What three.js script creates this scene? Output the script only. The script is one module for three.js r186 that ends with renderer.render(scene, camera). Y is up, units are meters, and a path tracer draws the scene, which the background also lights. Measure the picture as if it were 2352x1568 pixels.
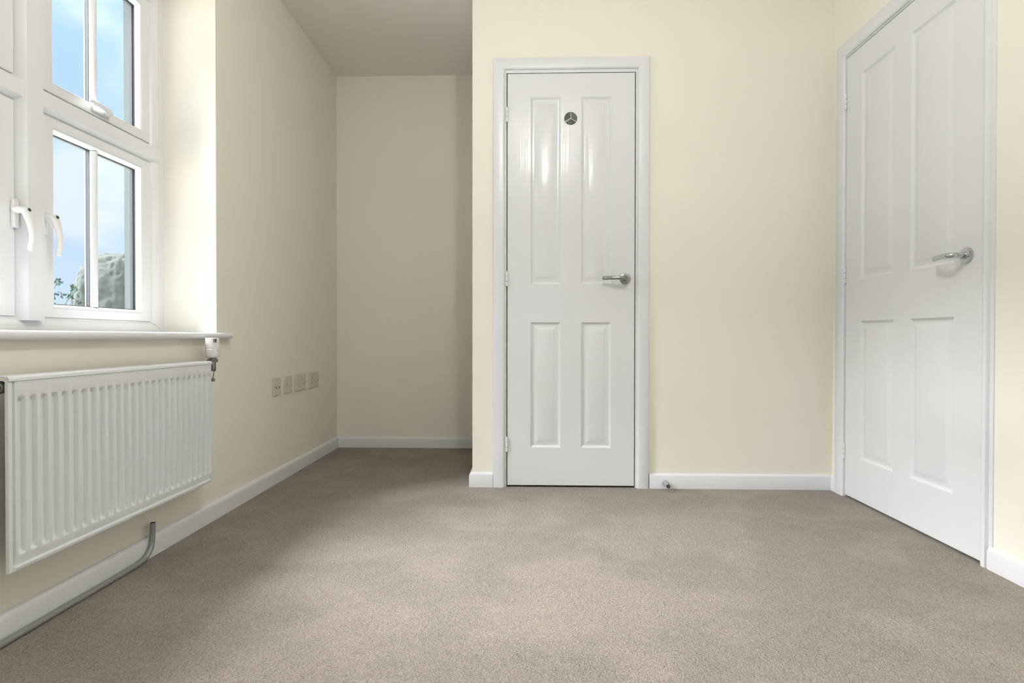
import * as THREE from 'three';
import { mergeGeometries, mergeVertices, toCreasedNormals } from 'three/addons/utils/BufferGeometryUtils.js';
import { RoundedBoxGeometry } from 'three/addons/geometries/RoundedBoxGeometry.js';
import { ImprovedNoise } from 'three/addons/math/ImprovedNoise.js';

// ---------------------------------------------------------------- camera, sky, sun, exposure
const scene = new THREE.Scene();
const camera = new THREE.PerspectiveCamera(62.69, 2352 / 1568, 0.05, 200);
camera.rotation.order = 'YXZ';
camera.position.set(0, 0.7275, 0);
camera.rotation.set(-0.0086, 0.0267, 0.0008);
const renderer = new THREE.WebGLRenderer({ antialias: true });
renderer.toneMapping = THREE.LinearToneMapping;
renderer.toneMappingExposure = 1.0;
renderer.shadowMap.enabled = true;
renderer.shadowMap.type = THREE.PCFSoftShadowMap;

const SKY = 1.05, SUN = 30, SUN_SOFT = 92, LAMP = 2.6, LAMP_GLOW = 2.2;
const noise = new ImprovedNoise();
function fbm(x, y, z, oct) { let s = 0, a = 0.5; for (let i = 0; i < oct; i++) { s += a * noise.noise(x, y, z); x *= 2.03; y *= 2.03; z *= 2.03; a *= 0.5; } return s; }
{ // blue sky, whiter low down, thin cloud veils; brighter overhead as a lightly veiled sky is
  const W = 1024, H = 512, d = new Float32Array(W * H * 4);
  const blue = [0.26, 0.50, 0.97], low = [0.66, 0.82, 0.98], white = [0.83, 0.91, 1.0];
  for (let j = 0; j < H; j++) for (let i = 0; i < W; i++) {
    const el = (j + 0.5) / H * Math.PI - Math.PI / 2, az = (i + 0.5) / W * 2 * Math.PI, s = Math.max(0, Math.sin(el));
    const x = Math.cos(el) * Math.cos(az), z = Math.cos(el) * Math.sin(az), y = Math.sin(el);
    const t = Math.pow(1 - Math.min(1, s / 0.5), 0.85), veil = Math.min(1, THREE.MathUtils.smoothstep(fbm(x * 3.4 / (0.3 + s), 5.1 + y * 2, z * 3.4 / (0.3 + s), 5), -0.16, 0.3) * 0.7 + 0.9 * Math.max(0, s - 0.35));
    const gain = SKY * (1 + 2 * s * s), k = (j * W + i) * 4;
    for (let c = 0; c < 3; c++) { const b = blue[c] + (low[c] - blue[c]) * t; d[k + c] = gain * (b + (white[c] - b) * veil * (s > 0 ? 1 : 0)); }
    d[k + 3] = 1;
  }
  const tex = new THREE.DataTexture(d, W, H, THREE.RGBAFormat, THREE.FloatType);
  tex.mapping = THREE.EquirectangularReflectionMapping; tex.colorSpace = THREE.LinearSRGBColorSpace;
  tex.magFilter = tex.minFilter = THREE.LinearFilter; tex.needsUpdate = true;
  scene.background = tex;
}
const sun = new THREE.DirectionalLight(new THREE.Color(0.97, 0.985, 1.0), SUN);   // high sun behind thin cloud, from the left and a little behind the camera
sun.position.set(-0.73 * 8, 0.67 * 8, 0.07 * 8 - 1.6); sun.target.position.set(0, 0, -1.6);
sun.castShadow = true; sun.shadow.radius = SUN_SOFT; sun.shadow.mapSize.set(2048, 2048);
Object.assign(sun.shadow.camera, { left: -4, right: 4, top: 4, bottom: -4, near: 0.5, far: 16 });
scene.add(sun, sun.target);

// ---------------------------------------------------------------- helpers (Z here is the depth ahead of the camera: world z = -Z)
let seed = 7;
const rnd = () => { seed = (seed * 1664525 + 1013904223) >>> 0; return seed / 4294967296; };
const V = (x, y, Z) => new THREE.Vector3(x, y, -Z);
const taken = new Map();
function numbered(n) { const k = taken.get(n) || 0; taken.set(n, k + 1); return k ? n + '_' + String(k).padStart(3, '0') : n; }
function strip(g) { for (const k of Object.keys(g.attributes)) if (!['position', 'normal'].includes(k)) g.deleteAttribute(k); return g.index ? g.toNonIndexed() : g; }
function uvBox(g) { // uv in metres from the dominant face direction
  g = strip(g); const p = g.attributes.position, n = g.attributes.normal, uv = new Float32Array(p.count * 2);
  for (let i = 0; i < p.count; i += 3) {
    const ax = Math.abs(n.getX(i) + n.getX(i + 1) + n.getX(i + 2)), ay = Math.abs(n.getY(i) + n.getY(i + 1) + n.getY(i + 2)), az = Math.abs(n.getZ(i) + n.getZ(i + 1) + n.getZ(i + 2));
    for (let k = i; k < i + 3; k++) {
      const x = p.getX(k), y = p.getY(k), z = p.getZ(k);
      uv.set(ax >= ay && ax >= az ? [z, y] : ay >= az ? [x, z] : [x, y], k * 2);
    }
  }
  g.setAttribute('uv', new THREE.BufferAttribute(uv, 2)); return g;
}
function mesh(name, geos, mat, parent) {
  const g = uvBox(mergeGeometries((Array.isArray(geos) ? geos : [geos]).map(strip)));
  const m = new THREE.Mesh(g, mat);
  m.name = parent ? name : numbered(name); m.castShadow = m.receiveShadow = true; (parent || scene).add(m); return m;
}
function part(name, geos, mat, parent) { // parts of one thing may repeat a kind
  parent.userData.kinds ||= {}; const k = parent.userData.kinds[name] = (parent.userData.kinds[name] ?? -1) + 1;
  return mesh(k ? name + '_' + String(k).padStart(3, '0') : name, geos, mat, parent);
}
function tag(o, label, category, group) { Object.assign(o.userData, { label, category }); if (group) o.userData.group = group; return o; }
function structure(o, label) { o.userData.kind = 'structure'; if (label) o.userData.label = label; return o; }
function group(name, pos) { const o = new THREE.Group(); o.name = numbered(name); if (pos) o.position.copy(pos); scene.add(o); return o; }
const box = (x0, x1, y0, y1, Z0, Z1) => { const g = new THREE.BoxGeometry(x1 - x0, y1 - y0, Z1 - Z0); g.translate((x0 + x1) / 2, (y0 + y1) / 2, -(Z0 + Z1) / 2); return g; };
const rbox = (x0, x1, y0, y1, Z0, Z1, r, seg = 2) => { const g = new RoundedBoxGeometry(x1 - x0, y1 - y0, Z1 - Z0, seg, r); g.translate((x0 + x1) / 2, (y0 + y1) / 2, -(Z0 + Z1) / 2); return g; };
// a straight moulding: profile points [a, b] run across `side` and out along `out`; ends are cut back (m > 0) or run on (m < 0) by m * a
function moulding(p0, p1, side, out, prof, m0 = 0, m1 = 0, crease = 0.6) {
  const dir = p1.clone().sub(p0).normalize(), A = [], B = [], pos = [];
  for (const [a, b] of prof) {
    const o = side.clone().multiplyScalar(a).addScaledVector(out, b);
    A.push(p0.clone().add(o).addScaledVector(dir, m0 * a)); B.push(p1.clone().add(o).addScaledVector(dir, -m1 * a));
  }
  const n = prof.length, tri = (a, b, c) => pos.push(a.x, a.y, a.z, b.x, b.y, b.z, c.x, c.y, c.z);
  const flip = dir.clone().dot(side.clone().cross(out)) < 0;
  let area = 0; for (let i = 0; i < n; i++) { const [x, y] = prof[i], [u, w] = prof[(i + 1) % n]; area += x * w - u * y; }
  const rev = (area < 0) !== flip;
  const T = (a, b, c) => rev ? tri(a, c, b) : tri(a, b, c);
  for (let i = 0; i < n; i++) { const j = (i + 1) % n; T(A[i], A[j], B[j]); T(A[i], B[j], B[i]); }
  const caps = THREE.ShapeUtils.triangulateShape(prof.map(([x, y]) => new THREE.Vector2(x, y)), []);
  for (const [a, b, c] of caps) { if (area < 0) { T(A[a], A[b], A[c]); T(B[a], B[c], B[b]); } else { T(A[a], A[c], A[b]); T(B[a], B[b], B[c]); } }
  const g = new THREE.BufferGeometry(); g.setAttribute('position', new THREE.Float32BufferAttribute(pos, 3)); g.computeVertexNormals();
  return toCreasedNormals(g, crease);
}
// a tube with its own radii along a curve (ra in the plane of `up`, rb across), rounded ends
function sweep(points, radii, up, seg = 40, around = 16) {
  const curve = new THREE.CatmullRomCurve3(points, false, 'centripetal'), pos = [], idx = [];
  const rings = [], cap = 4;
  const at = (t) => { const f = t * (radii.length - 1), i = Math.min(radii.length - 2, Math.floor(f)), w = f - i; return [0, 1].map((k) => radii[i][k] * (1 - w) + radii[i + 1][k] * w); };
  for (let i = 0; i <= seg; i++) {
    const t = i / seg, c = curve.getPointAt(t), d = curve.getTangentAt(t), s = d.clone().cross(up).normalize(), u = s.clone().cross(d).normalize(), [ra, rb] = at(t);
    if (i === 0) for (let k = cap; k > 0; k--) { const a = k / cap * Math.PI / 2; rings.push([c.clone().addScaledVector(d, -Math.sin(a) * Math.min(ra, rb) * 0.6), u, s, ra * Math.max(0.02, Math.cos(a)), rb * Math.max(0.02, Math.cos(a))]); }
    rings.push([c, u, s, ra, rb]);
    if (i === seg) for (let k = 1; k <= cap; k++) { const a = k / cap * Math.PI / 2; rings.push([c.clone().addScaledVector(d, Math.sin(a) * Math.min(ra, rb) * 0.6), u, s, ra * Math.max(0.02, Math.cos(a)), rb * Math.max(0.02, Math.cos(a))]); }
  }
  for (const [c, u, s, ra, rb] of rings) for (let k = 0; k < around; k++) { const a = k / around * Math.PI * 2, q = c.clone().addScaledVector(u, ra * Math.cos(a)).addScaledVector(s, rb * Math.sin(a)); pos.push(q.x, q.y, q.z); }
  for (let i = 0; i < rings.length - 1; i++) for (let k = 0; k < around; k++) { const a = i * around + k, b = i * around + (k + 1) % around; idx.push(a, b, a + around, b, b + around, a + around); }
  const n = rings.length; pos.push(...rings[0][0].toArray(), ...rings[n - 1][0].toArray());
  for (let k = 0; k < around; k++) { idx.push(n * around, (k + 1) % around, k); idx.push(n * around + 1, (n - 1) * around + k, (n - 1) * around + (k + 1) % around); }
  const g = new THREE.BufferGeometry(); g.setAttribute('position', new THREE.Float32BufferAttribute(pos, 3)); g.setIndex(idx); g.computeVertexNormals(); return g;
}
// lathe whose axis points along `axis` from `base`
function lathe(prof, base, axis, seg = 40, crease = 0.6) {
  const g = toCreasedNormals(new THREE.LatheGeometry(prof.map(([r, h]) => new THREE.Vector2(r, h)), seg), crease);
  g.applyQuaternion(new THREE.Quaternion().setFromUnitVectors(new THREE.Vector3(0, 1, 0), axis.clone().normalize())); g.translate(base.x, base.y, base.z); return g;
}
const X = new THREE.Vector3(1, 0, 0), Y = new THREE.Vector3(0, 1, 0), Zf = new THREE.Vector3(0, 0, -1), nX = X.clone().negate(), nY = Y.clone().negate(), nZ = Zf.clone().negate();

// ---------------------------------------------------------------- materials
function tex(w, h, fn, srgb, rx, ry) {
  const d = new Uint8Array(w * h * 4);
  for (let j = 0; j < h; j++) for (let i = 0; i < w; i++) { const c = fn(i, j), k = (j * w + i) * 4; d[k] = c[0]; d[k + 1] = c[1]; d[k + 2] = c[2]; d[k + 3] = 255; }
  const t = new THREE.DataTexture(d, w, h); t.wrapS = t.wrapT = THREE.RepeatWrapping; t.magFilter = THREE.LinearFilter; t.minFilter = THREE.LinearMipmapLinearFilter; t.generateMipmaps = true;
  if (srgb) t.colorSpace = THREE.SRGBColorSpace; t.repeat.set(rx, ry); t.needsUpdate = true; return t;
}
function tileNoise(n, scale, oct, s0) { // tileable value noise, n x n, cells per tile = scale
  const out = new Float32Array(n * n); let amp = 0.5;
  for (let o = 0; o < oct; o++, scale *= 2, amp *= 0.5) {
    const r = new Float32Array(scale * scale); for (let i = 0; i < r.length; i++) r[i] = rnd() * 2 - 1;
    for (let j = 0; j < n; j++) { const y = j / n * scale, y0 = Math.floor(y), fy = y - y0, sy = fy * fy * (3 - 2 * fy), ya = (y0 % scale) * scale, yb = ((y0 + 1) % scale) * scale;
      for (let i = 0; i < n; i++) { const x = i / n * scale, x0 = Math.floor(x), fx = x - x0, sx = fx * fx * (3 - 2 * fx), xa = x0 % scale, xb = (x0 + 1) % scale;
        out[j * n + i] += amp * ((r[ya + xa] * (1 - sx) + r[ya + xb] * sx) * (1 - sy) + (r[yb + xa] * (1 - sx) + r[yb + xb] * sx) * sy); } }
  }
  return out;
}
const lin = (r, g, b) => new THREE.Color().setRGB(r, g, b);
const std = (o) => new THREE.MeshStandardMaterial(o);
const rollerN = tileNoise(512, 64, 3), roller = tex(512, 512, (i, j) => { const v = 128 + 110 * rollerN[j * 512 + i]; return [v, v, v]; }, false, 1 / 0.6, 1 / 0.6);
const wallPaint = std({ color: lin(0.864, 0.838, 0.738), roughness: 0.75, bumpMap: roller, bumpScale: 0.0004 });
const ceilingPaint = std({ color: lin(0.89, 0.865, 0.805), roughness: 0.9, bumpMap: roller, bumpScale: 0.0003 });
const gloss = std({ color: lin(0.75, 0.765, 0.79), roughness: 0.3, bumpMap: roller, bumpScale: 0.00008 });
const grainN = tileNoise(512, 32, 4), grain = tex(512, 512, (i, j) => { const r0 = j >> 4, f = (j & 15) / 16, v = 128 + 120 * (grainN[r0 * 512 + i] * (1 - f) + grainN[((r0 + 1) % 32) * 512 + i] * f); return [v, v, v]; }, false, 1 / 0.35, 1 / 0.9);
const doorPaint = std({ color: lin(0.75, 0.765, 0.785), roughness: 0.15, bumpMap: grain, bumpScale: 0.0003 });
const plastic = std({ color: lin(0.80, 0.805, 0.815), roughness: 0.28 });
const handleWhite = std({ color: lin(0.82, 0.815, 0.81), roughness: 0.3 });
const rubber = std({ color: lin(0.035, 0.04, 0.045), roughness: 0.6 });
const spacerGrey = std({ color: lin(0.045, 0.055, 0.06), roughness: 0.55 });
const glass = new THREE.MeshPhysicalMaterial({ color: 0xffffff, transmission: 1, thickness: 0, roughness: 0, ior: 1.5 });
const chrome = std({ color: lin(0.56, 0.585, 0.62), roughness: 0.1, metalness: 1 });
const satin = std({ color: lin(0.34, 0.345, 0.345), roughness: 0.28, metalness: 1 });
const radiatorPaint = std({ color: lin(0.76, 0.785, 0.82), roughness: 0.35 });
const socketWhite = std({ color: lin(0.66, 0.62, 0.54), roughness: 0.35 });
const black = std({ color: lin(0.012, 0.012, 0.012), roughness: 0.6 });

// ---------------------------------------------------------------- room dimensions
const XL = -1.25, XLo = -1.60, XR = 1.458, ZB = 2.711, ZA = 3.654, ZR = -2.1, H = 2.43, XC = -0.2645;
const WZ0 = 1.012, WZ1 = 2.2247, WY0 = 0.722, WY1 = 2.10;      // window opening
const RX = -0.1, RW = (WZ1 - WZ0) / 2;                         // a third one in the rear wall
const W2 = -2.05;                                             // the second, equal window lies behind the camera
const GAP = 0.01;                                             // under the doors
// the main door and the cupboard door openings
const CD = { x0: -0.0947, x1: 0.5153, y0: GAP, y1: 1.991 }, MD = { Z0: 1.818, Z1: 2.5965, y0: GAP, y1: 1.991 };

// ---------------------------------------------------------------- floor (carpet), ceiling, walls
{
  const N = 1024, fine = new Float32Array(N * N), mid = tileNoise(N, 256, 2), lo = tileNoise(N, 16, 3);
  for (let i = 0; i < N * N; i++) fine[i] = rnd() + rnd() - 1;
  const sm = new Float32Array(N * N);
  for (let j = 0; j < N; j++) for (let i = 0; i < N; i++) { const q = (a, b) => fine[((j + b + N) % N) * N + (i + a + N) % N]; sm[j * N + i] = 0.5 * q(0, 0) + 0.2 * (q(1, 0) + q(-1, 0) + q(0, 1) + q(0, -1)); }
  const tuft = (k) => 0.95 * sm[k] + 0.30 * mid[k] + 0.10 * lo[k];
  const map = tex(N, N, (i, j) => {
    const k = j * N + i, v = tuft(k), dark = v < -0.62 ? 0.86 : 1, m = dark * (1 + 0.27 * v);
    return [Math.min(255, 150 * m), Math.min(255, 141 * m), Math.min(255, 132 * m)];
  }, true, 1 / 1.15, 1 / 1.15);
  const bump = tex(N, N, (i, j) => { const v = Math.max(0, Math.min(255, 128 + 110 * tuft(j * N + i))); return [v, v, v]; }, false, 1 / 1.15, 1 / 1.15);
  const carpet = std({ color: 0xffffff, map, bumpMap: bump, bumpScale: 0.004, roughness: 1, vertexColors: true });
  // the pile lies in brushed patches: each patch catches a slightly different tone
  const x0 = XL - 0.02, x1 = 2.4, Z0 = ZR, Z1 = ZA + 0.02, nx = 190, nz = 300;
  const g = new THREE.PlaneGeometry(x1 - x0, Z1 - Z0, nx, nz); g.rotateX(-Math.PI / 2); g.translate((x0 + x1) / 2, 0, -(Z0 + Z1) / 2);
  const p = g.attributes.position, uv = g.attributes.uv, col = new Float32Array(p.count * 3);
  for (let i = 0; i < p.count; i++) {
    const x = p.getX(i), z = p.getZ(i), wx = x + 0.12 * fbm(x * 3, 1.7, z * 3, 2), wz = z + 0.12 * fbm(x * 3, 9.1, z * 3, 2);
    const n = fbm(wx * 2.6, 4.2, wz * 3.6, 4), s = THREE.MathUtils.smoothstep(n, -0.10, 0.16), v = 0.89 + 0.12 * s + 0.06 * fbm(x * 14, 2.2, z * 14, 2);
    col.set([v, v, v], i * 3); uv.setXY(i, x, z);
  }
  const base = box(x0, x1, -0.14, -0.004, Z0, Z1);
  g.setAttribute('color', new THREE.BufferAttribute(col, 3));
  const floor = new THREE.Mesh(g, carpet); floor.name = 'floor'; floor.receiveShadow = true; scene.add(structure(floor, 'beige short pile carpet covering the whole room floor'));
  mesh('subfloor', base, std({ color: lin(0.3, 0.26, 0.2), roughness: 0.9 }), floor);
}
structure(mesh('ceiling', box(XLo, 2.5, H, H + 0.14, ZR - 0.35, ZA + 0.12), ceilingPaint), 'plain off-white painted ceiling');
structure(mesh('wall_left', [
  ...[0, W2].flatMap((d) => [box(XLo, XL, -0.14, WY0, WZ0 + d, WZ1 + d), box(XLo, XL, WY1, H, WZ0 + d, WZ1 + d)]),
  box(XLo, XL, -0.14, H, ZR, WZ0 + W2), box(XLo, XL, -0.14, H, WZ1 + W2, WZ0), box(XLo, XL, -0.14, H, WZ1, ZA + 0.12)], wallPaint), 'cream painted wall with the recessed window');
{ const e = 0.035; // outer leaf of the wall, lapping over the window frames
  structure(mesh('wall_outside', [0, W2].flatMap((d) => [box(XLo, -1.545, WY0, WY1, WZ1 + d - e, WZ1 + d), box(XLo, -1.545, WY0, WY1, WZ0 + d, WZ0 + d + e), box(XLo, -1.545, WY1 - e, WY1, WZ0 + d + e, WZ1 + d - e)]),
    std({ color: lin(0.085, 0.105, 0.098), roughness: 0.95 })), 'dark outer reveal of the wall around the windows'); }
structure(mesh('wall_alcove', box(XL, XC + 0.1, -0.14, H, ZA, ZA + 0.12), wallPaint), 'cream painted back wall of the alcove');
structure(mesh('wall_cupboard', [
  box(XC, CD.x0 - 0.035, -0.14, H, ZB, ZB + 0.1), box(CD.x1 + 0.035, XR + 0.1, -0.14, H, ZB, ZB + 0.1), box(CD.x0 - 0.035, CD.x1 + 0.035, CD.y1 + 0.035, H, ZB, ZB + 0.1),
  box(XC, XC + 0.1, -0.14, H, ZB + 0.1, ZA), box(XC + 0.1, XR + 0.1, -0.14, H, ZA, ZA + 0.12), box(XR, XR + 0.1, -0.14, H, ZB + 0.1, ZA)], wallPaint), 'cream painted wall around the cupboard door');
structure(mesh('wall_right', [
  box(XR, XR + 0.1, -0.14, H, ZR, MD.Z0 - 0.03), box(XR, XR + 0.1, -0.14, H, MD.Z1 + 0.03, ZB), box(XR, XR + 0.1, MD.y1 + 0.03, H, MD.Z0 - 0.03, MD.Z1 + 0.03)], wallPaint), 'cream painted wall around the main door');
structure(mesh('wall_rear', [box(XLo, RX - RW, -0.14, H, ZR - 0.35, ZR), box(RX + RW, 2.5, -0.14, H, ZR - 0.35, ZR), box(RX - RW, RX + RW, -0.14, WY0, ZR - 0.35, ZR), box(RX - RW, RX + RW, WY1, H, ZR - 0.35, ZR)], wallPaint), 'cream painted wall behind the camera');
structure(mesh('wall_landing', [box(2.4, 2.5, -0.14, H, ZR, ZA + 0.12), box(XR + 0.1, 2.4, -0.14, H, ZA, ZA + 0.12)], wallPaint), 'cream wall of the landing beyond the main door');

// ---------------------------------------------------------------- skirting boards
{
  const prof = [[0, 0], [0, 0.015], [0.054, 0.015], [0.060, 0.0140], [0.065, 0.011], [0.069, 0.006], [0.0705, 0.0]].map(([h, t]) => [t, h]); // a = thickness out of the wall, b = height
  const sk = (name, p0, p1, side, m0, m1, label, parent) => structure(mesh(name, moulding(p0, p1, side, Y, prof, m0, m1), gloss, parent), label);
  sk('baseboard_left', V(XL, 0, ZR), V(XL, 0, ZA), X, 1, 1, 'white skirting board under the window and sockets');
  sk('baseboard_alcove', V(XL, 0, ZA), V(XC, 0, ZA), nZ, 1, 1, 'white skirting board on the alcove back wall');
  const c = structure(mesh('baseboard_cupboard', [
    moulding(V(XC, 0, ZB), V(XC, 0, ZA), nX, Y, prof, -1, 1), moulding(V(XC, 0, ZB), V(-0.1638, 0, ZB), nZ, Y, prof, -1, 0)], gloss), 'short white skirting board at the wall corner left of the cupboard door');
  sk('baseboard_back', V(0.587, 0, ZB), V(XR, 0, ZB), nZ, 0, 1, 'white skirting board between the cupboard door and the main door');
  sk('baseboard_right', V(XR, 0, ZR), V(XR, 0, 1.792), nX, 1, 0, 'white skirting board right of the main door');
  sk('baseboard_corner', V(XR, 0, 2.663), V(XR, 0, ZB), nX, 0, 1, 'white stub of skirting in the corner beside the main door');
  sk('baseboard_rear', V(XL, 0, ZR), V(XR, 0, ZR), Zf, 1, 1, 'white skirting board behind the camera');
}

// ---------------------------------------------------------------- doors
// local frame: u runs along the wall from the hinge edge, v up, w out into the room
function leafGeometry(W, Ht, cols, rows, thick) {
  const pos = [];
  const quad = (a, b, c, d) => { for (const q of [a, b, c, a, c, d]) pos.push(...q); };
  const us = [0, ...cols.flat(), W], vs = [0, ...rows.flat(), Ht];
  for (let i = 0; i < us.length - 1; i++) for (let j = 0; j < vs.length - 1; j++) {
    if (i % 2 && j % 2) { // a raised and fielded panel
      const [a, b, c, d] = [us[i], us[i + 1], vs[j], vs[j + 1]];
      const P = [[0, 0], [0.0015, -0.0012], [0.006, -0.0052], [0.010, -0.0076], [0.0135, -0.0082], [0.0165, -0.0080], [0.034, -0.0028], [0.0405, -0.0012], [0.0425, -0.0009]];
      for (let k = 0; k < P.length - 1; k++) {
        const [s, z] = P[k], [t, y] = P[k + 1], o = [[a + s, c + s, z], [b - s, c + s, z], [b - s, d - s, z], [a + s, d - s, z]], n = [[a + t, c + t, y], [b - t, c + t, y], [b - t, d - t, y], [a + t, d - t, y]];
        for (let e = 0; e < 4; e++) quad(o[e], o[(e + 1) % 4], n[(e + 1) % 4], n[e]);
      }
      const [s, z] = P[P.length - 1]; quad([a + s, c + s, z], [b - s, c + s, z], [b - s, d - s, z], [a + s, d - s, z]);
    } else quad([us[i], vs[j], 0], [us[i + 1], vs[j], 0], [us[i + 1], vs[j + 1], 0], [us[i], vs[j + 1], 0]);
  }
  const t = -thick;
  quad([0, 0, t], [0, Ht, t], [W, Ht, t], [W, 0, t]);
  quad([0, 0, t], [W, 0, t], [W, 0, 0], [0, 0, 0]); quad([0, Ht, 0], [W, Ht, 0], [W, Ht, t], [0, Ht, t]);
  quad([0, 0, t], [0, 0, 0], [0, Ht, 0], [0, Ht, t]); quad([W, 0, 0], [W, 0, t], [W, Ht, t], [W, Ht, 0]);
  const g = new THREE.BufferGeometry(); g.setAttribute('position', new THREE.Float32BufferAttribute(pos, 3)); g.computeVertexNormals();
  return toCreasedNormals(g, 0.35);
}
const archProf = (w) => [[0, 0], [0, 0.009], [0.0015, 0.0125], [0.005, 0.0155], [0.009, 0.0165], [w - 0.006, 0.0165], [w - 0.002, 0.015], [w, 0.0115], [w, 0]];
// build a door in a local space, then place it with a matrix: +x along u, +y up, +z out into the room
function makeDoor(name, label, at, W, cols, o) {
  const d = group(name, at.pos); d.rotation.y = at.turn; structure(d, label);
  const Ht = 1.981, up = Y, u = X, w = new THREE.Vector3(0, 0, 1), L = (x, y, z) => new THREE.Vector3(x, y, z);
  const rows = [[0.182, 0.787], [0.971, 1.868]];
  const leaf = part('door_leaf', leafGeometry(W, Ht, cols, rows, 0.035).translate(0, GAP, o.leafOut), doorPaint, d);
  const wl = o.wl, wr = o.wr, top = GAP + Ht + 0.004, il = o.il, ir = W + o.ir, it = top + o.it, wt = o.wt; // architrave inner edges and widths
  const jamb = (x0, x1, y0, y1) => { const g = new THREE.BoxGeometry(x1 - x0, y1 - y0, 0.104); g.translate((x0 + x1) / 2, (y0 + y1) / 2, -0.0475); return g; };
  const stop = (x0, x1, y0, y1) => { const g = new THREE.BoxGeometry(x1 - x0, y1 - y0, 0.04); g.translate((x0 + x1) / 2, (y0 + y1) / 2, -0.062); return g; };
  part('door_lining', [jamb(-0.034, -o.gap, 0, top + 0.03), jamb(W + o.gap, W + 0.033, 0, top + 0.03), jamb(-o.gap, W + o.gap, top, top + 0.03),
    stop(-o.gap, 0.012, 0, top), stop(W - 0.012, W + o.gap, 0, top), stop(0.012, W - 0.012, top - 0.012, top)], gloss, d);
  part('architrave', moulding(L(il, 0, 0), L(il, it, 0), nX, w, archProf(wl), 0, -wt / wl), gloss, d);
  part('architrave', moulding(L(ir, 0, 0), L(ir, it, 0), X, w, archProf(wr), 0, -wt / wr), gloss, d);
  part('architrave', moulding(L(il, it, 0), L(ir, it, 0), Y, w, archProf(wt), -wl / wt, -wr / wt), gloss, d);
  for (const y of [0.207, 1.006, 1.795]) {
    const k = [], hz = o.leafOut + 0.0045;
    for (let i = 0; i < 3; i++) { const c = new THREE.CylinderGeometry(0.0066, 0.0066, 0.0215, 16); c.translate(-0.0025, y + (i - 1) * 0.0228, hz); k.push(c); }
    for (const s of [-1, 1]) { const c = new THREE.SphereGeometry(0.0048, 12, 8); c.scale(1, 0.6, 1); c.translate(-0.0025, y + s * 0.034, hz); k.push(c); }
    const f = new RoundedBoxGeometry(0.011, 0.068, 0.0022, 1, 0.0006); f.translate(-0.0075, y, hz - 0.003); k.push(f);
    const h = part('hinge', k, gloss, d);
    for (let i = 0; i < 2; i++) { const c = new THREE.CylinderGeometry(0.0058, 0.0058, 0.002, 12); c.translate(-0.0025, y + (i - 0.5) * 0.0228, hz); part('hinge_joint', c, black, h); }
  }
  // lever handle on a round rose
  const hx = o.handle[0], hy = o.handle[1], z = o.leafOut, rr = 0.0258;
  const rose = part('handle_rose', lathe([[0.0001, 0], [rr, 0], [rr, 0.006], [rr - 0.001, 0.0085], [rr - 0.003, 0.0095], [0.0125, 0.0095], [0.0115, 0.012], [0.0001, 0.012]], L(hx, hy, z), w, 48), o.metal, d);
  part('handle_lever', [sweep([L(hx, hy, z + 0.010), L(hx, hy, z + 0.030), L(hx - 0.0015, hy, z + 0.043), L(hx - 0.010, hy, z + 0.0535), L(hx - 0.024, hy, z + 0.0565), L(hx - 0.048, hy, z + 0.055), L(hx - 0.075, hy, z + 0.050), L(hx - 0.096, hy, z + 0.041), L(hx - 0.108, hy, z + 0.031)],
    [[0.0092, 0.0092], [0.0092, 0.0092], [0.0092, 0.0092], [0.0088, 0.0088], [0.0088, 0.0084], [0.0088, 0.0078], [0.0088, 0.0072], [0.0086, 0.0066], [0.0082, 0.006]], Y, 64, 20)], o.metal, d);
  if (o.keep) part('strike_plate', rbox(-0.006, 0.006, -0.03, 0.03, -0.0012, 0.0012, 0.001, 1).translate(W + 0.0035 + 0.006, hy + 0.002, 0.0012), satin, d);
  return d;
}
const door1 = makeDoor('door_1', 'narrow white four-panel cupboard door with a small round vent and short lever', { pos: V(CD.x0, 0, ZB), turn: 0 }, CD.x1 - CD.x0,
  [[0.1115, 0.2565], [0.355, 0.4985]], { gap: 0.005, leafOut: 0.004, il: -0.013, ir: 0.0135, it: 0.014, wl: 0.056, wr: 0.0555, wt: 0.056, handle: [0.565, 1.0052], metal: satin, keep: true });
{ // round louvred vent let into the upper middle rail
  const c = new THREE.Vector3(0.3035, 1.775, 0.004), w = new THREE.Vector3(0, 0, 1), R = 0.0305;
  const v = part('vent_backing', lathe([[0.0001, 0.0002], [R, 0.0002], [R, 0.0006], [0.0001, 0.0006]], c, w, 48), black, door1); v.name = 'vent_grille';
  for (const r of [0.0042, 0.0098, 0.0152, 0.0205, 0.0256]) { const g = new THREE.TorusGeometry(r, 0.00115, 8, 48); g.scale(1, 1, 1.2); g.translate(c.x, c.y, c.z + 0.0016); part('vent_ring', g, satin, v); }
  { const g = new THREE.TorusGeometry(R, 0.0008, 8, 56); g.translate(c.x, c.y, c.z + 0.001); part('vent_rim', g, satin, v); }
  for (const a of [90, 212, 328]) { const g = new THREE.BoxGeometry(R, 0.0015, 0.0014); g.translate(R / 2, 0, 0); g.rotateZ(a * Math.PI / 180); g.translate(c.x, c.y, c.z + 0.0026); part('vent_spoke', g, satin, v); }
}
makeDoor('door_2', 'wide white four-panel main door with a polished chrome lever on the right wall', { pos: V(XR, 0, MD.Z1), turn: -Math.PI / 2 }, MD.Z1 - MD.Z0,
  [[0.112, 0.332], [0.427, 0.648]], { gap: 0.0035, leafOut: 0.0045, il: -0.004, ir: -0.004, it: 0.006, wl: 0.066, wr: 0.0225, wt: 0.066, handle: [0.7055, 0.9975], metal: chrome });

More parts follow.
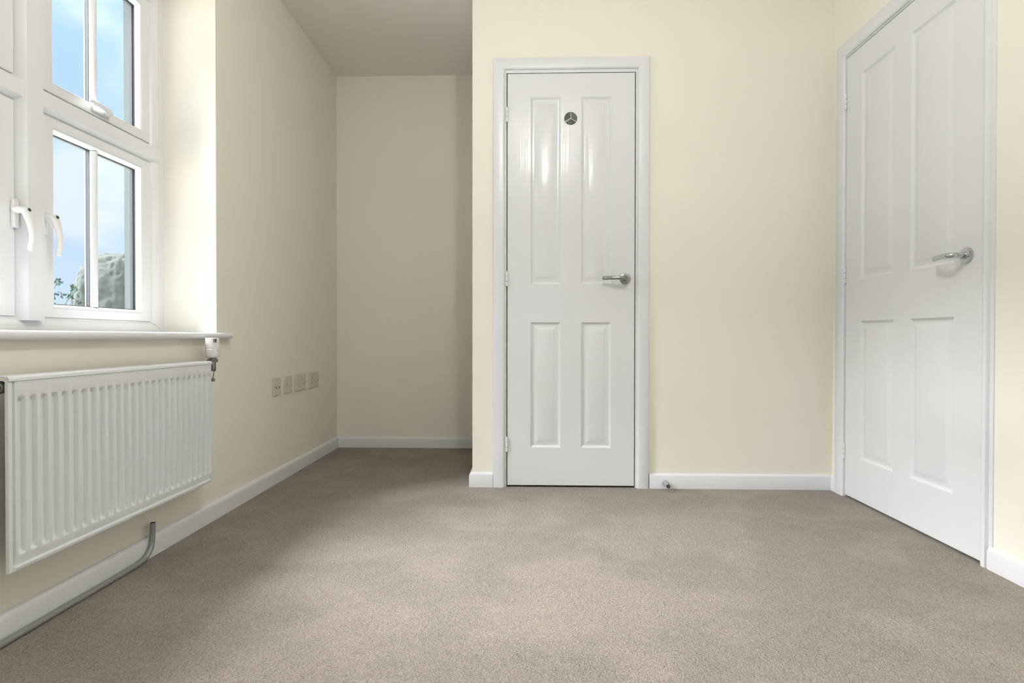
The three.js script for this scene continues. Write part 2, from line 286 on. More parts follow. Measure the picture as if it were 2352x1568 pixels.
// ---------------------------------------------------------------- window
const window1 = structure(group('window_1'), 'white two-light casement window with top lights, recessed in the left wall');
{
  const XF = -1.465, XG = -1.497, YB = 0.743, YT = 2.092, ZM0 = 1.590, ZM1 = 1.648;
  const JW = 0.064;
  const fp = [[0, -0.07], [0, 0], [0.033, 0], [0.035, -0.0018], [0.040, -0.0022], [0.048, -0.0048], [0.055, -0.0092], [0.059, -0.0145], [JW, -0.0155], [JW, -0.07]];
  const P = (y, Z, x = XF) => V(x, y, Z);
  const rail = 0.042, fpr = fp.map(([a, b]) => [a < 0.03 ? a : a - JW + rail, b]), q = rail / JW;
  part('window_frame', [
    moulding(P(YB, WZ1), P(YT, WZ1), nZ, X, fp, q, 1), moulding(P(YB, WZ0), P(YT, WZ0), Zf, X, fp, q, 1),
    moulding(P(YB, WZ0), P(YB, WZ1), Y, X, fpr, 1 / q, 1 / q), moulding(P(YT, WZ0), P(YT, WZ1), nY, X, fp, 1, 1)], plastic, window1);
  // mullion and transom, standing proud of the frame, with sculptured edges
  const bar = (half, face, back) => { const e = 0.013; return [[-half - e, back], [-half - e, -0.0155], [-half - e + 0.004, -0.0145], [-half - 0.004, -0.006 + face * 0.4], [-half, face - 0.003], [-half + 0.002, face], [half - 0.002, face], [half, face - 0.003], [half + 0.004, -0.006 + face * 0.4], [half + e - 0.004, -0.0145], [half + e, -0.0155], [half + e, back]]; };
  part('mullion', moulding(P(0.774, (ZM0 + ZM1) / 2), P(YT - 0.02, (ZM0 + ZM1) / 2), Zf, X, bar((ZM1 - ZM0) / 2, 0.017, -0.07)), plastic, window1);
  const YR0 = 1.419, YR1 = 1.468, yr = (YR0 + YR1) / 2;
  for (const [a, b] of [[WZ0 + 0.033, ZM0 + 0.004], [ZM1 - 0.004, WZ1 - 0.033]]) part('transom', moulding(P(yr, a), P(yr, b), Y, X, bar((YR1 - YR0) / 2, 0.009, -0.07)), plastic, window1);
  // sashes
  const sashFace = -0.009;
  const sp = (w) => [[0, -0.066], [0, sashFace - 0.002], [0.002, sashFace], [w - 0.0015, sashFace], [w, sashFace - 0.0015], [w, -0.0545], [Math.max(0.006, w - 0.03), -0.056], [Math.max(0.004, w - 0.036), -0.066]];
  const bp = [[0, -0.03], [0, sashFace - 0.0025], [0.0015, sashFace - 0.001], [0.004, sashFace - 0.002], [0.008, sashFace - 0.009], [0.0105, sashFace - 0.017], [0.0125, -0.030]];
  const ring = (Z0, Z1, y0, y1, prof) => [moulding(P(y0, Z0), P(y1, Z0), Zf, X, prof, 1, 1), moulding(P(y0, Z1), P(y1, Z1), nZ, X, prof, 1, 1), moulding(P(y0, Z0), P(y0, Z1), Y, X, prof, 1, 1), moulding(P(y1, Z0), P(y1, Z1), nY, X, prof, 1, 1)];
  const sash = (Z0, Z1, y0, y1, barAt, kind, sw, sr) => {
    const c = part(kind, [ // stiles wider than rails
      moulding(P(y0, Z0), P(y1, Z0), Zf, X, sp(sw), sr / sw, sr / sw), moulding(P(y0, Z1), P(y1, Z1), nZ, X, sp(sw), sr / sw, sr / sw),
      moulding(P(y0, Z0), P(y0, Z1), Y, X, sp(sr), sw / sr, sw / sr), moulding(P(y1, Z0), P(y1, Z1), nY, X, sp(sr), sw / sr, sw / sr)], plastic, window1);
    const a0 = Z0 + sw, a1 = Z1 - sw, b0 = y0 + sr, b1 = y1 - sr;
    part('glazing_bead', ring(a0, a1, b0, b1, bp), plastic, c);
    const i = 0.0125, gz0 = a0 + i, gz1 = a1 - i, gy0 = b0 + i, gy1 = b1 - i;
    part('rubber_gasket', ring(gz0 - 0.0005, gz1 + 0.0005, gy0 - 0.0005, gy1 + 0.0005, [[0, -0.0315], [0, -0.0295], [0.0022, -0.0300], [0.0022, -0.0315]]), rubber, c);
    part('spacer_bar', ring(gz0 - 0.002, gz1 + 0.002, gy0 - 0.002, gy1 + 0.002, [[-0.02, -0.0485], [-0.02, -0.0385], [0.003, -0.0385], [0.003, -0.0485]]), spacerGrey, c);
    for (const [s, e] of [[gz0, barAt], [barAt, gz1]]) { const g = new THREE.PlaneGeometry(e - s, gy1 - gy0); g.rotateY(Math.PI / 2); g.translate(XG - 0.002, (gy0 + gy1) / 2, -(s + e) / 2); const m = part('pane', g, glass, c); }
    const bh = 0.0125; part('glazing_bar', [moulding(P(gy0 - 0.001, barAt), P(gy1 + 0.001, barAt), Zf, X, [[-bh, -0.0335], [-bh, -0.0275], [-bh + 0.006, -0.0205], [-0.003, -0.0185], [0.003, -0.0185], [bh - 0.006, -0.0205], [bh, -0.0275], [bh, -0.0335]]),
      moulding(P(gy0 - 0.001, barAt), P(gy1 + 0.001, barAt), Zf, X, [[-0.008, -0.056], [-0.005, -0.058], [0.005, -0.058], [0.008, -0.056], [0.008, -0.0505], [-0.008, -0.0505]])], plastic, c);
    part('bar_spacer', moulding(P(gy0, barAt), P(gy1, barAt), Zf, X, [[-0.0115, -0.0495], [-0.0115, -0.0375], [0.0115, -0.0375], [0.0115, -0.0495]]), spacerGrey, c);
    return c;
  };
  const yb0 = YB + rail, yb1 = YR0 - 0.013, yt0 = YR1 + 0.013, yt1 = YT - JW, zl0 = WZ0 + JW, zl1 = ZM0 - 0.013, zr0 = ZM1 + 0.013, zr1 = WZ1 - JW, g = 0.0008;
  const left = sash(zl0 + g, zl1 - g, yb0 + g, yb1 - g, 1.335, 'casement', 0.046, 0.03);
  const right = sash(zr0 + g, zr1 - g, yb0 + g, yb1 - g, 1.898, 'casement', 0.046, 0.03);
  sash(zl0 + g, zl1 - g, yt0 + g, yt1 - g, 1.335, 'top_light', 0.046, 0.03);
  const topr = sash(zr0 + g, zr1 - g, yt0 + g, yt1 - g, 1.898, 'top_light', 0.046, 0.03);
  // cranked handles on the casements
  const XS = XF + sashFace;
  const handle = (Z, y, c) => {
    const pl = new RoundedBoxGeometry(0.012, 0.082, 0.019, 3, 0.004); pl.translate(XS + 0.006, y - 0.004, -Z); part('handle_plate', pl, handleWhite, c);
    const L = (dx, dy, dz = 0) => V(XS + dx, y + dy, Z + dz);
    part('handle_lever', [sweep([L(0.011, 0.006), L(0.024, 0.006), L(0.036, 0.003), L(0.043, -0.006), L(0.048, -0.020), L(0.0535, -0.040), L(0.0565, -0.062), L(0.0555, -0.086), L(0.051, -0.108)],
      [[0.0165, 0.010], [0.0165, 0.010], [0.0155, 0.0098], [0.0125, 0.0092], [0.0095, 0.0085], [0.0075, 0.0082], [0.007, 0.008], [0.007, 0.008], [0.0068, 0.0078]], Zf, 60, 20)], handleWhite, c);
    part('key_collar', lathe([[0.0001, 0], [0.0088, 0], [0.0088, 0.0035], [0.0072, 0.0042], [0.0001, 0.0042]], L(0.045, 0.0045), new THREE.Vector3(1, 0.25, 0.05), 28), handleWhite, c);
    part('key_hole', lathe([[0.0001, 0], [0.0048, 0], [0.0048, 0.001], [0.0001, 0.001]], L(0.0489, 0.0055), new THREE.Vector3(1, 0.25, 0.05), 20), std({ color: lin(0.03, 0.075, 0.045), roughness: 0.4 }), c);
  };
  handle(1.571, 1.084, left); handle(1.667, 1.083, right);
  { // short latch lying along the lower rail of the top light
    const y = yt0 + 0.017, c = topr, L = (dx, dy, Z) => V(XS + dx, y + dy, Z);
    const pl = new RoundedBoxGeometry(0.008, 0.022, 0.075, 3, 0.003); pl.translate(XS + 0.004, y + 0.003, -1.90); part('latch_plate', pl, handleWhite, c);
    part('latch_lever', sweep([L(0.006, 0.003, 1.917), L(0.020, 0.004, 1.918), L(0.029, 0.005, 1.908), L(0.033, 0.007, 1.885), L(0.034, 0.009, 1.855), L(0.031, 0.010, 1.822)], [[0.0085, 0.0105], [0.0085, 0.0105], [0.0075, 0.009], [0.006, 0.007], [0.0055, 0.006], [0.0055, 0.006]], Y, 40, 16), handleWhite, c);
  }
  // sill board with horns and a bullnose front
  const sill = [[-0.002, 0], [-0.002, 0.0255]]; for (let i = 0; i <= 10; i++) { const a = Math.PI / 2 - i / 10 * Math.PI; sill.push([0.232 + 0.0122 * Math.cos(a), 0.0128 + 0.0122 * Math.sin(a) + 0.0005]); }
  const noseOut = sill.map(([a, b]) => [a, b]);
  const YS = 0.7165, horn = [[0.214, 0], [0.214, 0.0255], ...sill.slice(2)];
  const rr = (Zs, Ze, dir) => { const pts = []; return pts; };
  part('window_sill', [moulding(V(-1.464, YS, WZ0), V(-1.464, YS, WZ1), X, Y, noseOut),
    moulding(V(-1.464, YS, WZ1), V(-1.464, YS, 2.296), X, Y, horn), moulding(V(-1.464, YS, 0.94), V(-1.464, YS, WZ0), X, Y, horn),
    sillEnd(2.296, 1), sillEnd(0.94, -1)], gloss, window1);
  function sillEnd(Z, s) { // rounded horn tip: a quarter-round of the nose profile
    const pos = [], cx = -1.25, n = 8, prof = sill.slice(2).map(([a, b]) => [a - 0.214, b]);
    const ringAt = (t) => prof.map(([r, b]) => V(cx + r * Math.cos(t), YS + b, Z + s * Math.max(0, r - 0.012) * 0.7 * Math.sin(t)));
    for (let i = 0; i < n; i++) { const A = ringAt(i / n * Math.PI / 2), B = ringAt((i + 1) / n * Math.PI / 2);
      for (let k = 0; k < prof.length - 1; k++) for (const t of s > 0 ? [[A[k], A[k + 1], B[k]], [A[k + 1], B[k + 1], B[k]]] : [[A[k], B[k], A[k + 1]], [A[k + 1], B[k], B[k + 1]]]) for (const p of t) pos.push(p.x, p.y, p.z);
      const c0 = V(cx, YS + 0.0255, Z), c1 = V(cx, YS, Z), e = prof.length - 1;
      for (const t of [[c0, A[0], B[0]], [c1, A[e], B[e]]]) for (const p of t) pos.push(p.x, p.y, p.z); }
    const gm = new THREE.BufferGeometry(); gm.setAttribute('position', new THREE.Float32BufferAttribute(pos, 3)); gm.computeVertexNormals(); return toCreasedNormals(gm, 0.7);
  }
  // outside: frame cover trim and stone sill
  part('outer_sill', [box(-1.66, -1.54, 0.66, 0.742, WZ0 - 0.05, WZ1 + 0.05)], std({ color: lin(0.25, 0.25, 0.24), roughness: 0.9 }), window1);
}

{ const w = window1.clone(); w.name = 'window_2'; w.position.z = -W2; w.userData.label = 'second white casement window in the left wall, behind the camera'; scene.add(w);
  const r = window1.clone(); r.name = 'window_3'; r.rotation.y = Math.PI / 2; r.position.set(RX + (WZ0 + WZ1) / 2, 0, -ZR + XL); r.userData.label = 'white casement window in the rear wall, behind the camera'; scene.add(r); }

// ---------------------------------------------------------------- radiator
{
  const r = group('radiator', V(XL, 0.19, 1.626));
  tag(r, 'white panel radiator with vertical flutes below the window', 'radiator');
  const o = new THREE.Vector3().copy(r.position).negate(), put = (g) => g.translate(o.x, o.y, o.z);
  const XFp = -1.160, Z0 = 1.2225, Z1 = 2.0305, y0 = 0.1935, y1 = 0.634, pitch = 0.0305, n = 26, first = 1.2555;
  // front sheet as a relief: rim, channels with sloping ends
  const zs = new Set([Z0, Z0 + 0.002, Z0 + 0.0085, Z0 + 0.0105, Z0 + 0.0135, Z0 + 0.016, Z1 - 0.009, Z1 - 0.007, Z1 - 0.003, Z1]);
  for (let i = 0; i < n; i++) for (const d of [-0.0105, -0.0085, -0.0065, -0.004, 0.004, 0.0065, 0.0085, 0.0105]) zs.add(first + i * pitch + d);
  const ys = [y0, y0 + 0.002, y0 + 0.0075, y0 + 0.0095, y0 + 0.0115, y0 + 0.014, 0.226, 0.2285, 0.233, 0.2375, 0.240, 0.41, 0.578, 0.581, 0.585, 0.589, 0.592, 0.62, y1 - 0.004, y1];
  const S = THREE.MathUtils.smoothstep;
  const depth = (z, y) => {
    let d = 0;
    const q = Math.round((z - first) / pitch), c = q >= 0 && q < n ? Math.abs(z - first - q * pitch) : 9;
    const ch = 1 - S(c, 0.0060, 0.0098), ramp = S(y, 0.226, 0.239) * (1 - S(y, 0.579, 0.592));
    d -= 0.0105 * ch * ramp;
    const el = z - Z0, eb = y - y0; // raised rim on the left and along the bottom with a narrow groove inside it
    const grv = (e) => S(e, 0.0085, 0.0105) * (1 - S(e, 0.0135, 0.016));
    d -= 0.006 * Math.max(grv(el), grv(eb) * (el > 0.0085 ? 1 : 0));
    if (el < 0.0005 || eb < 0.0005 || Z1 - z < 0.0005) d -= 0.0012;
    return d;
  };
  const Zs = [...zs].sort((a, b) => a - b), pos = [], idx = [];
  for (const y of ys) for (const z of Zs) { const p = V(XFp + depth(z, y), y, z); pos.push(p.x, p.y, p.z); }
  const w = Zs.length; for (let j = 0; j < ys.length - 1; j++) for (let i = 0; i < w - 1; i++) { const a = j * w + i; idx.push(a, a + 1, a + w, a + 1, a + w + 1, a + w); }
  const g = new THREE.BufferGeometry(); g.setAttribute('position', new THREE.Float32BufferAttribute(pos, 3)); g.setIndex(idx); g.computeVertexNormals();
  const fg = toCreasedNormals(g.toNonIndexed(), 0.9);
  // check facing: normals must point to +x
  part('front_panel', [put(fg), put(box(XFp - 0.024, XFp - 0.0125, y0 + 0.014, y1 - 0.004, Z0 + 0.03, Z1 - 0.012)),
    put(box(XFp - 0.0085, XFp - 0.001, y0, y0 + 0.004, Z0 + 0.0005, Z1 - 0.0005)), put(box(XFp - 0.0085, XFp - 0.001, y0 + 0.0005, y1, Z0, Z0 + 0.0025)), put(box(XFp - 0.0085, XFp - 0.001, y0 + 0.0005, y1, Z1 - 0.0025, Z1))], radiatorPaint, r);
  // convector top cover with a rounded front lip
  const prof = [[-0.052, 0.6345], [-0.052, 0.637], [-0.006, 0.6372], [-0.001, 0.6362], [0.0016, 0.6335], [0.0024, 0.630], [0.0024, 0.6265], [0.0008, 0.6252], [0.0004, 0.6275], [0.0004, 0.632], [-0.002, 0.6345]];
  part('top_cover', put(moulding(V(XFp, 0, Z0 - 0.001), V(XFp, 0, Z1 + 0.0005), X, Y, prof)), radiatorPaint, r);
  // convector fins behind the panel
  const fins = []; for (let i = 0; i < 24; i++) fins.push(put(box(XFp - 0.05, XFp - 0.0245, 0.225, 0.60, 1.31 + i * 0.0285, 1.3115 + i * 0.0285)));
  part('convector_fins', fins, radiatorPaint, r);
  for (const z of [1.40, 1.85]) part('wall_bracket', put(box(XL, XFp - 0.024, 0.24, 0.59, z, z + 0.025)), radiatorPaint, r);
  // water-way ends: blanking plug at the near end, white bleed plug at the far end
  const yp = 0.612, xp = -1.1865;
  const header = new THREE.CylinderGeometry(0.0122, 0.0122, Z1 - Z0 - 0.02, 20); header.rotateX(Math.PI / 2); header.translate(xp, yp, -(Z0 + Z1) / 2);
  part('header_tube', put(header), radiatorPaint, r);
  const plug = part('blanking_plug', put(lathe([[0.0001, 0], [0.0145, 0], [0.0145, 0.007], [0.0125, 0.008], [0.0001, 0.008]], V(xp, yp, Z0 + 0.0105), nZ, 28)), std({ color: lin(0.05, 0.048, 0.045), roughness: 0.5 }), r);
  part('plug_ring', put(new THREE.TorusGeometry(0.0098, 0.0012, 10, 32).translate(xp, yp, -(Z0 + 0.0022))), satin, plug);
  part('plug_socket', put(lathe([[0.0001, 0], [0.0088, 0], [0.0088, 0.001], [0.0001, 0.001]], V(xp, yp, Z0 + 0.0028), nZ, 20)), std({ color: lin(0.06, 0.03, 0.032), roughness: 0.5 }), plug);
  part('bleed_plug', put(lathe([[0.0001, 0], [0.0062, 0], [0.0066, 0.002], [0.0066, 0.008], [0.005, 0.0105], [0.0001, 0.011]], V(-1.168, 0.6265, Z1 - 0.001), Zf, 20)), handleWhite, r);
}
{ // thermostatic valve standing at the far top corner of the radiator
  const c = V(-1.184, 0.617, 2.079), t = group('radiator_valve', c);
  tag(t, 'white thermostatic valve with dark scale marks at the top corner of the radiator', 'radiator valve');
  const L = (x, y, z) => new THREE.Vector3(x, y, z);
  part('valve_head', lathe([[0.0001, 0.0295], [0.0165, 0.0295], [0.0205, 0.031], [0.0232, 0.0345], [0.0242, 0.039], [0.0242, 0.062], [0.0234, 0.0632], [0.0234, 0.0665], [0.0241, 0.0678], [0.0240, 0.1035], [0.0232, 0.1048], [0.0001, 0.1052]], L(0, 0, 0), Y, 48, 0.5), handleWhite, t);
  for (const a of [-62, -51, -44]) { const g = new THREE.BoxGeometry(0.0034 - (a === -44 ? 0.0012 : 0), a === -51 ? 0.0135 : 0.0145, 0.0008); g.translate(0, 0.0945, 0.0241); g.rotateY((a + 105) * Math.PI / 180); part('scale_mark', g, std({ color: lin(0.07, 0.07, 0.065), roughness: 0.6 }), t); }
  { const g = new THREE.BoxGeometry(0.0016, 0.0035, 0.0008); g.translate(0, 0.0575, 0.0243); g.rotateY(74 * Math.PI / 180); part('pointer_mark', g, black, t); }
  part('valve_neck', lathe([[0.0001, 0.0245], [0.0135, 0.0245], [0.0135, 0.0305], [0.0001, 0.0305]], L(0, 0, 0), Y, 24), std({ color: lin(0.30, 0.29, 0.26), roughness: 0.45, metalness: 0.6 }), t);
  { const g = new THREE.BoxGeometry(0.0022, 0.006, 0.001); g.translate(0.001, 0.0277, 0.0137); g.rotateY(0.25); part('neck_slot', g, black, t); }
  part('collar_nut', new THREE.CylinderGeometry(0.0188, 0.0188, 0.0105, 12).translate(0, 0.0195, 0), std({ color: lin(0.20, 0.19, 0.165), roughness: 0.42, metalness: 0.7 }), t);
  const tail = new THREE.CylinderGeometry(0.0085, 0.0085, 0.0445, 20); tail.rotateX(Math.PI / 2); tail.translate(-0.0025, -0.005, 0.028);
  part('valve_body', [lathe([[0.0001, -0.020], [0.0105, -0.020], [0.0118, -0.017], [0.0118, 0.0145], [0.0001, 0.0145]], L(0, 0, 0), Y, 28), tail], satin, t);
  const ch = []; for (let i = 0; i < 9; i++) { const b = new THREE.TorusGeometry(0.0021, 0.0007, 6, 12); b.rotateY(i % 2 ? 0 : Math.PI / 2); b.translate(0.0125 - 0.0009 * i * (i > 3 ? 0.4 : 1), -0.013 - i * 0.0036, 0.006 + 0.001 * i); ch.push(b); }
  part('cap_chain', ch, std({ color: lin(0.06, 0.055, 0.05), roughness: 0.4, metalness: 0.8 }), t);
  part('chain_tag', lathe([[0.0001, 0], [0.0055, 0.001], [0.0072, 0.006], [0.0058, 0.011], [0.003, 0.014], [0.0001, 0.0145]], L(0.011, -0.0585, 0.0155), Y, 20), std({ color: lin(0.22, 0.205, 0.18), roughness: 0.5 }), t);
}
{ // cut pipe along the skirting
  const R = 0.0085, xp = XL + 0.0245, t = group('heating_pipe', V(xp, 0, 1.4));
  tag(t, 'grey pipe along the skirting with an open upright end below the radiator', 'pipe');
  const o = t.position.clone().negate(), pts = [V(xp, R + 0.0005, -0.6), V(xp, R + 0.0005, 0.4), V(xp, R + 0.0005, 1.3), V(xp, R + 0.0005, 1.70), V(xp, R + 0.0022, 1.742), V(xp, 0.0215, 1.774), V(xp, 0.042, 1.7925), V(xp, 0.066, 1.7975), V(xp, 0.09, 1.7985), V(xp, 0.1175, 1.800)];
  const curve = new THREE.CatmullRomCurve3(pts, false, 'centripetal');
  const grey = std({ color: lin(0.33, 0.335, 0.335), roughness: 0.38, metalness: 0.35 });
  const outer = new THREE.TubeGeometry(curve, 160, R, 20), inner = new THREE.TubeGeometry(curve, 160, R * 0.84, 20);
  { const ix = inner.index; for (let i = 0; i < ix.count; i += 3) { const a = ix.getX(i); ix.setX(i, ix.getX(i + 1)); ix.setX(i + 1, a); } inner.attributes.normal.array.forEach((v, i, A) => { A[i] = -v; }); }
  const end = new THREE.RingGeometry(R * 0.84, R, 24); end.rotateX(-Math.PI / 2); end.rotateX(0.05); end.translate(xp, 0.1175, -1.800);
  part('pipe_wall', [outer.translate(o.x, o.y, o.z), end.translate(o.x, o.y, o.z)], grey, t);
  part('pipe_bore', inner.translate(o.x, o.y, o.z), black, t);
}

// ---------------------------------------------------------------- sockets on the left wall
{
  const dark = std({ color: lin(0.10, 0.09, 0.075), roughness: 0.6 });
  const plate = (name, Z0, Z1, y0, y1, label, category, fit) => {
    const t = group(name, V(XL, y0, (Z0 + Z1) / 2)); tag(t, label, category, 'outlets in a row on the left wall');
    const w = Z1 - Z0, h = y1 - y0;
    const g = new RoundedBoxGeometry(0.009, h, w, 3, 0.0035); g.translate(0.0045, h / 2, 0); part('face_plate', g, socketWhite, t);
    fit(t, (name, dz, dy, sz, sy, d, m) => { const b = new RoundedBoxGeometry(d, sy, sz, 1, Math.min(0.0012, d / 3)); b.translate(0.009 + d / 2 - 0.0004, h / 2 + dy, -dz); return part(name, b, m, t); });
  };
  const pins = (bx, dz) => { bx('pin_hole', dz, 0.010, 0.004, 0.008, 0.0008, dark); bx('pin_hole', dz - 0.011, -0.012, 0.0065, 0.004, 0.0008, dark); bx('pin_hole', dz + 0.011, -0.012, 0.0065, 0.004, 0.0008, dark); };
  plate('data_socket', 2.7115, 2.7985, 0.4345, 0.5205, 'small square cream outlet plate nearest the radiator, leftmost of four on the wall', 'socket', (t, bx) => {
    bx('outlet_module', -0.016, -0.004, 0.026, 0.05, 0.002, socketWhite); bx('outlet_module', 0.016, -0.004, 0.026, 0.05, 0.002, socketWhite);
    for (const d of [-0.016, 0.016]) bx('outlet_slot', d, -0.004, 0.011, 0.009, 0.0028, dark); for (const d of [-0.034, 0.034]) bx('screw', d, 0.0, 0.004, 0.004, 0.001, dark); });
  plate('aerial_socket', 2.845, 2.9335, 0.435, 0.521, 'small square cream aerial plate, second of four from the radiator', 'socket', (t, bx) => {
    for (const d of [-0.014, 0.014]) { const g = lathe([[0.0028, 0], [0.0062, 0], [0.0062, 0.003], [0.0028, 0.003]], new THREE.Vector3(0.009, 0.043, -d), X, 20); part('aerial_ring', g, socketWhite, t); bx('aerial_hole', d, 0, 0.005, 0.005, 0.0008, dark); }
    for (const d of [-0.034, 0.034]) bx('screw', d, 0, 0.004, 0.004, 0.001, dark); });
  const dbl = (t, bx) => { for (const d of [-0.036, 0.036]) { pins(bx, d); bx('rocker_switch', d * 0.32, 0.022, 0.012, 0.020, 0.0035, socketWhite); } for (const d of [-0.064, 0.064]) bx('screw', d, -0.002, 0.004, 0.004, 0.001, dark); };
  plate('double_socket', 2.9765, 3.1195, 0.4335, 0.5225, 'wide cream double power socket, third of four from the radiator', 'socket', dbl);
  plate('double_socket', 3.167, 3.3115, 0.4315, 0.520, 'wide cream double power socket nearest the alcove corner, rightmost of four', 'socket', dbl);
}
{ // door stop on the skirting
  const t = group('door_stop', V(0.6615, 0.0275, ZB - 0.015)); tag(t, 'small chrome door stop with a black rubber tip on the back skirting', 'door stop');
  const L = new THREE.Vector3(0, 0, 0), w = new THREE.Vector3(0, 0, 1);
  part('stop_post', lathe([[0.0001, 0], [0.0145, 0], [0.0152, 0.002], [0.0145, 0.006], [0.0118, 0.011], [0.0098, 0.020], [0.0086, 0.045], [0.0084, 0.058], [0.0001, 0.058]], L, w, 36), chrome, t);
  part('rubber_tip', lathe([[0.0001, 0.0575], [0.0082, 0.0575], [0.0086, 0.061], [0.0084, 0.066], [0.0072, 0.068], [0.0052, 0.068], [0.0046, 0.0665], [0.0001, 0.0665]], L, w, 32), black, t);
  part('fixing_screw', lathe([[0.0001, 0.0665], [0.0042, 0.0665], [0.0036, 0.0682], [0.0001, 0.0688]], L, w, 24), chrome, t);
}
{ // the pendant lamp whose reflection shows on both doors: ahead of and above the camera, out of the frame
  const c = V(0.15, 2.2, 0.8), t = group('ceiling_lamp', c); tag(t, 'white opal globe pendant lamp overhead, mirrored in the door panels', 'lamp');
  const L = new THREE.Vector3(0, 0, 0);
  part('ceiling_rose', lathe([[0.0001, H - 2.2], [0.05, H - 2.2], [0.05, H - 2.215], [0.02, H - 2.225], [0.0001, H - 2.225]], L, Y, 40), gloss, t);
  part('flex', new THREE.CylinderGeometry(0.0035, 0.0035, H - 2.2 - 0.07, 10).translate(0, (H - 2.2 + 0.05) / 2, 0), gloss, t);
  part('lamp_holder', lathe([[0.0001, 0.095], [0.016, 0.095], [0.02, 0.085], [0.02, 0.05], [0.0001, 0.05]], L, Y, 28), gloss, t);
  part('globe', new THREE.SphereGeometry(0.062, 40, 28), std({ color: lin(0.9, 0.9, 0.88), emissive: lin(1, 0.98, 0.94), emissiveIntensity: LAMP_GLOW, roughness: 0.3 }), t);
  const l = new THREE.PointLight(new THREE.Color(1, 0.98, 0.945), LAMP, 0, 2); l.castShadow = true; l.shadow.radius = 2.8; l.shadow.mapSize.set(1024, 1024); t.add(l);
}

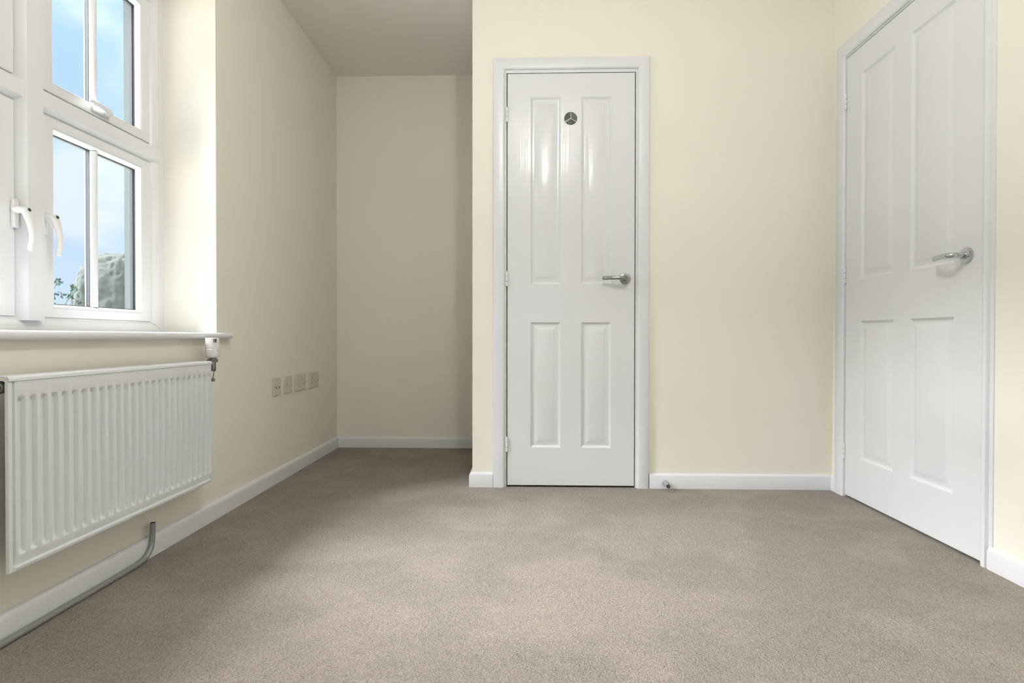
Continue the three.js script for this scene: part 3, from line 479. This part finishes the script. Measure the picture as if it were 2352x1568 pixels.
// ---------------------------------------------------------------- outside the window
{
  const gN = tileNoise(256, 16, 4), paving = tex(256, 256, (i, j) => { const v = 1 + 0.2 * gN[j * 256 + i]; return [216 * v, 213 * v, 207 * v]; }, true, 1 / 3, 1 / 3);
  structure(mesh('ground', box(-60, 60, -0.45, -0.2, -60, 60), std({ map: paving, roughness: 1 })), 'pale paving outside the window');
  // rounded hedge beyond the right-hand casement
  const rough = (geo, amp, f, o) => { geo = mergeVertices(geo.deleteAttribute('uv') && geo); const p = geo.attributes.position; geo.computeVertexNormals(); const nn = geo.attributes.normal; for (let i = 0; i < p.count; i++) { const d = amp * fbm(p.getX(i) * f + o, p.getY(i) * f, p.getZ(i) * f, 4); p.setXYZ(i, p.getX(i) + nn.getX(i) * d, p.getY(i) + nn.getY(i) * d, p.getZ(i) + nn.getZ(i) * d); } geo.computeVertexNormals(); return geo; };
  const sage = std({ color: lin(0.052, 0.064, 0.054), roughness: 1 });
  const hedge = (x, Z, rx, h, rz, o, label) => {
    const t = group('hedge', V(x, -0.2, Z)); tag(t, label, 'hedge');
    const g = new THREE.SphereGeometry(1, 200, 130), p = g.attributes.position;
    for (let i = 0; i < p.count; i++) { const e = (v, k) => Math.sign(v) * Math.pow(Math.abs(v), k); p.setXYZ(i, rx * e(p.getX(i), 0.75), h / 2 * (1 + e(p.getY(i), 0.72)), rz * e(p.getZ(i), 0.75)); }
    part('foliage', rough(rough(g, 0.14, 2.4, o), 0.022, 14, o + 5), sage, t);
    const st = new THREE.CylinderGeometry(0.06, 0.09, 0.5, 12); st.translate(0, 0.2, 0); part('stem', st, std({ color: lin(0.08, 0.06, 0.04), roughness: 1 }), t);
  };
  hedge(-6.55, 9.0, 0.66, 2.25, 0.7, 3.1, 'tall rounded grey-green hedge behind the right window pane');
  hedge(-6.75, 7.4, 0.46, 1.42, 0.36, 8.4, 'lower grey-green hedge beside the tall hedge');
  // young tree close outside: thin branches with small dark leaves
  const t = group('young_tree', V(-3.02, -0.2, 3.5)); tag(t, 'young tree with small dark green leaves outside the lower left pane', 'tree');
  const bark = std({ color: lin(0.07, 0.075, 0.06), roughness: 0.9 }), o = new THREE.Vector3(-3.02, -0.2, -3.5);
  const twig = (pts, r) => part('branch', new THREE.TubeGeometry(new THREE.CatmullRomCurve3(pts.map((p) => V(...p).sub(o))), 16, r, 6), bark, t);
  const W = (x, y, Z) => [x, y, Z];
  twig([[-3.05, -0.2, 3.5], [-3.06, 0.4, 3.5], [-3.055, 0.75, 3.5], [-3.05, 0.98, 3.5]], 0.009);
  twig([[-3.055, 0.75, 3.5], [-3.03, 0.93, 3.49], [-3.00, 1.03, 3.48], [-2.975, 1.083, 3.48]], 0.003);
  twig([[-3.055, 0.70, 3.5], [-2.99, 0.86, 3.5], [-2.92, 0.975, 3.5], [-2.898, 1.06, 3.51]], 0.0032);
  twig([[-2.94, 0.94, 3.5], [-2.90, 0.99, 3.5], [-2.862, 1.03, 3.51]], 0.002);
  twig([[-3.055, 0.66, 3.5], [-2.96, 0.80, 3.5], [-2.88, 0.91, 3.5], [-2.822, 0.945, 3.5]], 0.0028);
  const leafG = (() => { const s = new THREE.Shape(); s.moveTo(0, 0); s.quadraticCurveTo(0.55, 0.35, 0, 1); s.quadraticCurveTo(-0.55, 0.35, 0, 0); const g = new THREE.ExtrudeGeometry(s, { depth: 0.05, bevelEnabled: false, curveSegments: 5 }); g.translate(0, 0, -0.025); const p = g.attributes.position; for (let i = 0; i < p.count; i++) p.setZ(i, p.getZ(i) + 0.35 * Math.abs(p.getX(i)) + 0.12 * p.getY(i) ** 2); g.computeVertexNormals(); return strip(g); })();
  const greens = [[0.010, 0.034, 0.026], [0.012, 0.05, 0.034], [0.008, 0.022, 0.024]].map((c) => std({ color: lin(...c), roughness: 0.6 }));
  const clumps = [[-3.000, 1.072, 7, 0.022], [-2.985, 1.078, 6, 0.020], [-2.968, 1.068, 3, 0.014], [-3.04, 0.985, 7, 0.03], [-3.012, 1.002, 6, 0.024], [-2.968, 0.992, 5, 0.018], [-2.90, 1.05, 5, 0.014], [-2.898, 1.02, 5, 0.014], [-2.902, 0.99, 5, 0.016], [-2.915, 0.975, 7, 0.02], [-2.868, 1.0, 4, 0.014], [-2.862, 1.033, 2, 0.01], [-2.845, 0.942, 6, 0.018], [-2.822, 0.935, 6, 0.018], [-3.03, 0.945, 4, 0.016], [-2.87, 0.95, 3, 0.012], [-3.045, 1.06, 3, 0.012]];
  for (const [x, y, n, s] of clumps) for (let i = 0; i < n; i++) {
    const m = new THREE.Mesh(leafG, greens[Math.floor(rnd() * 3)]); m.castShadow = m.receiveShadow = true;
    const L = 0.017 + 0.012 * rnd(); m.scale.setScalar(L); m.position.copy(V(x + (rnd() - 0.5) * s * 1.3, y + (rnd() - 0.5) * s * 0.8, 3.5 + (rnd() - 0.5) * s).sub(o)); m.rotation.set(rnd() * 6.28, rnd() * 6.28, rnd() * 6.28);
    t.userData.kinds.leaf = (t.userData.kinds.leaf ?? -1) + 1; const k = t.userData.kinds.leaf; m.name = k ? 'leaf_' + String(k).padStart(3, '0') : 'leaf'; t.add(m);
  }
}
scene.traverse((o) => { delete o.userData.kinds; });
renderer.render(scene, camera);
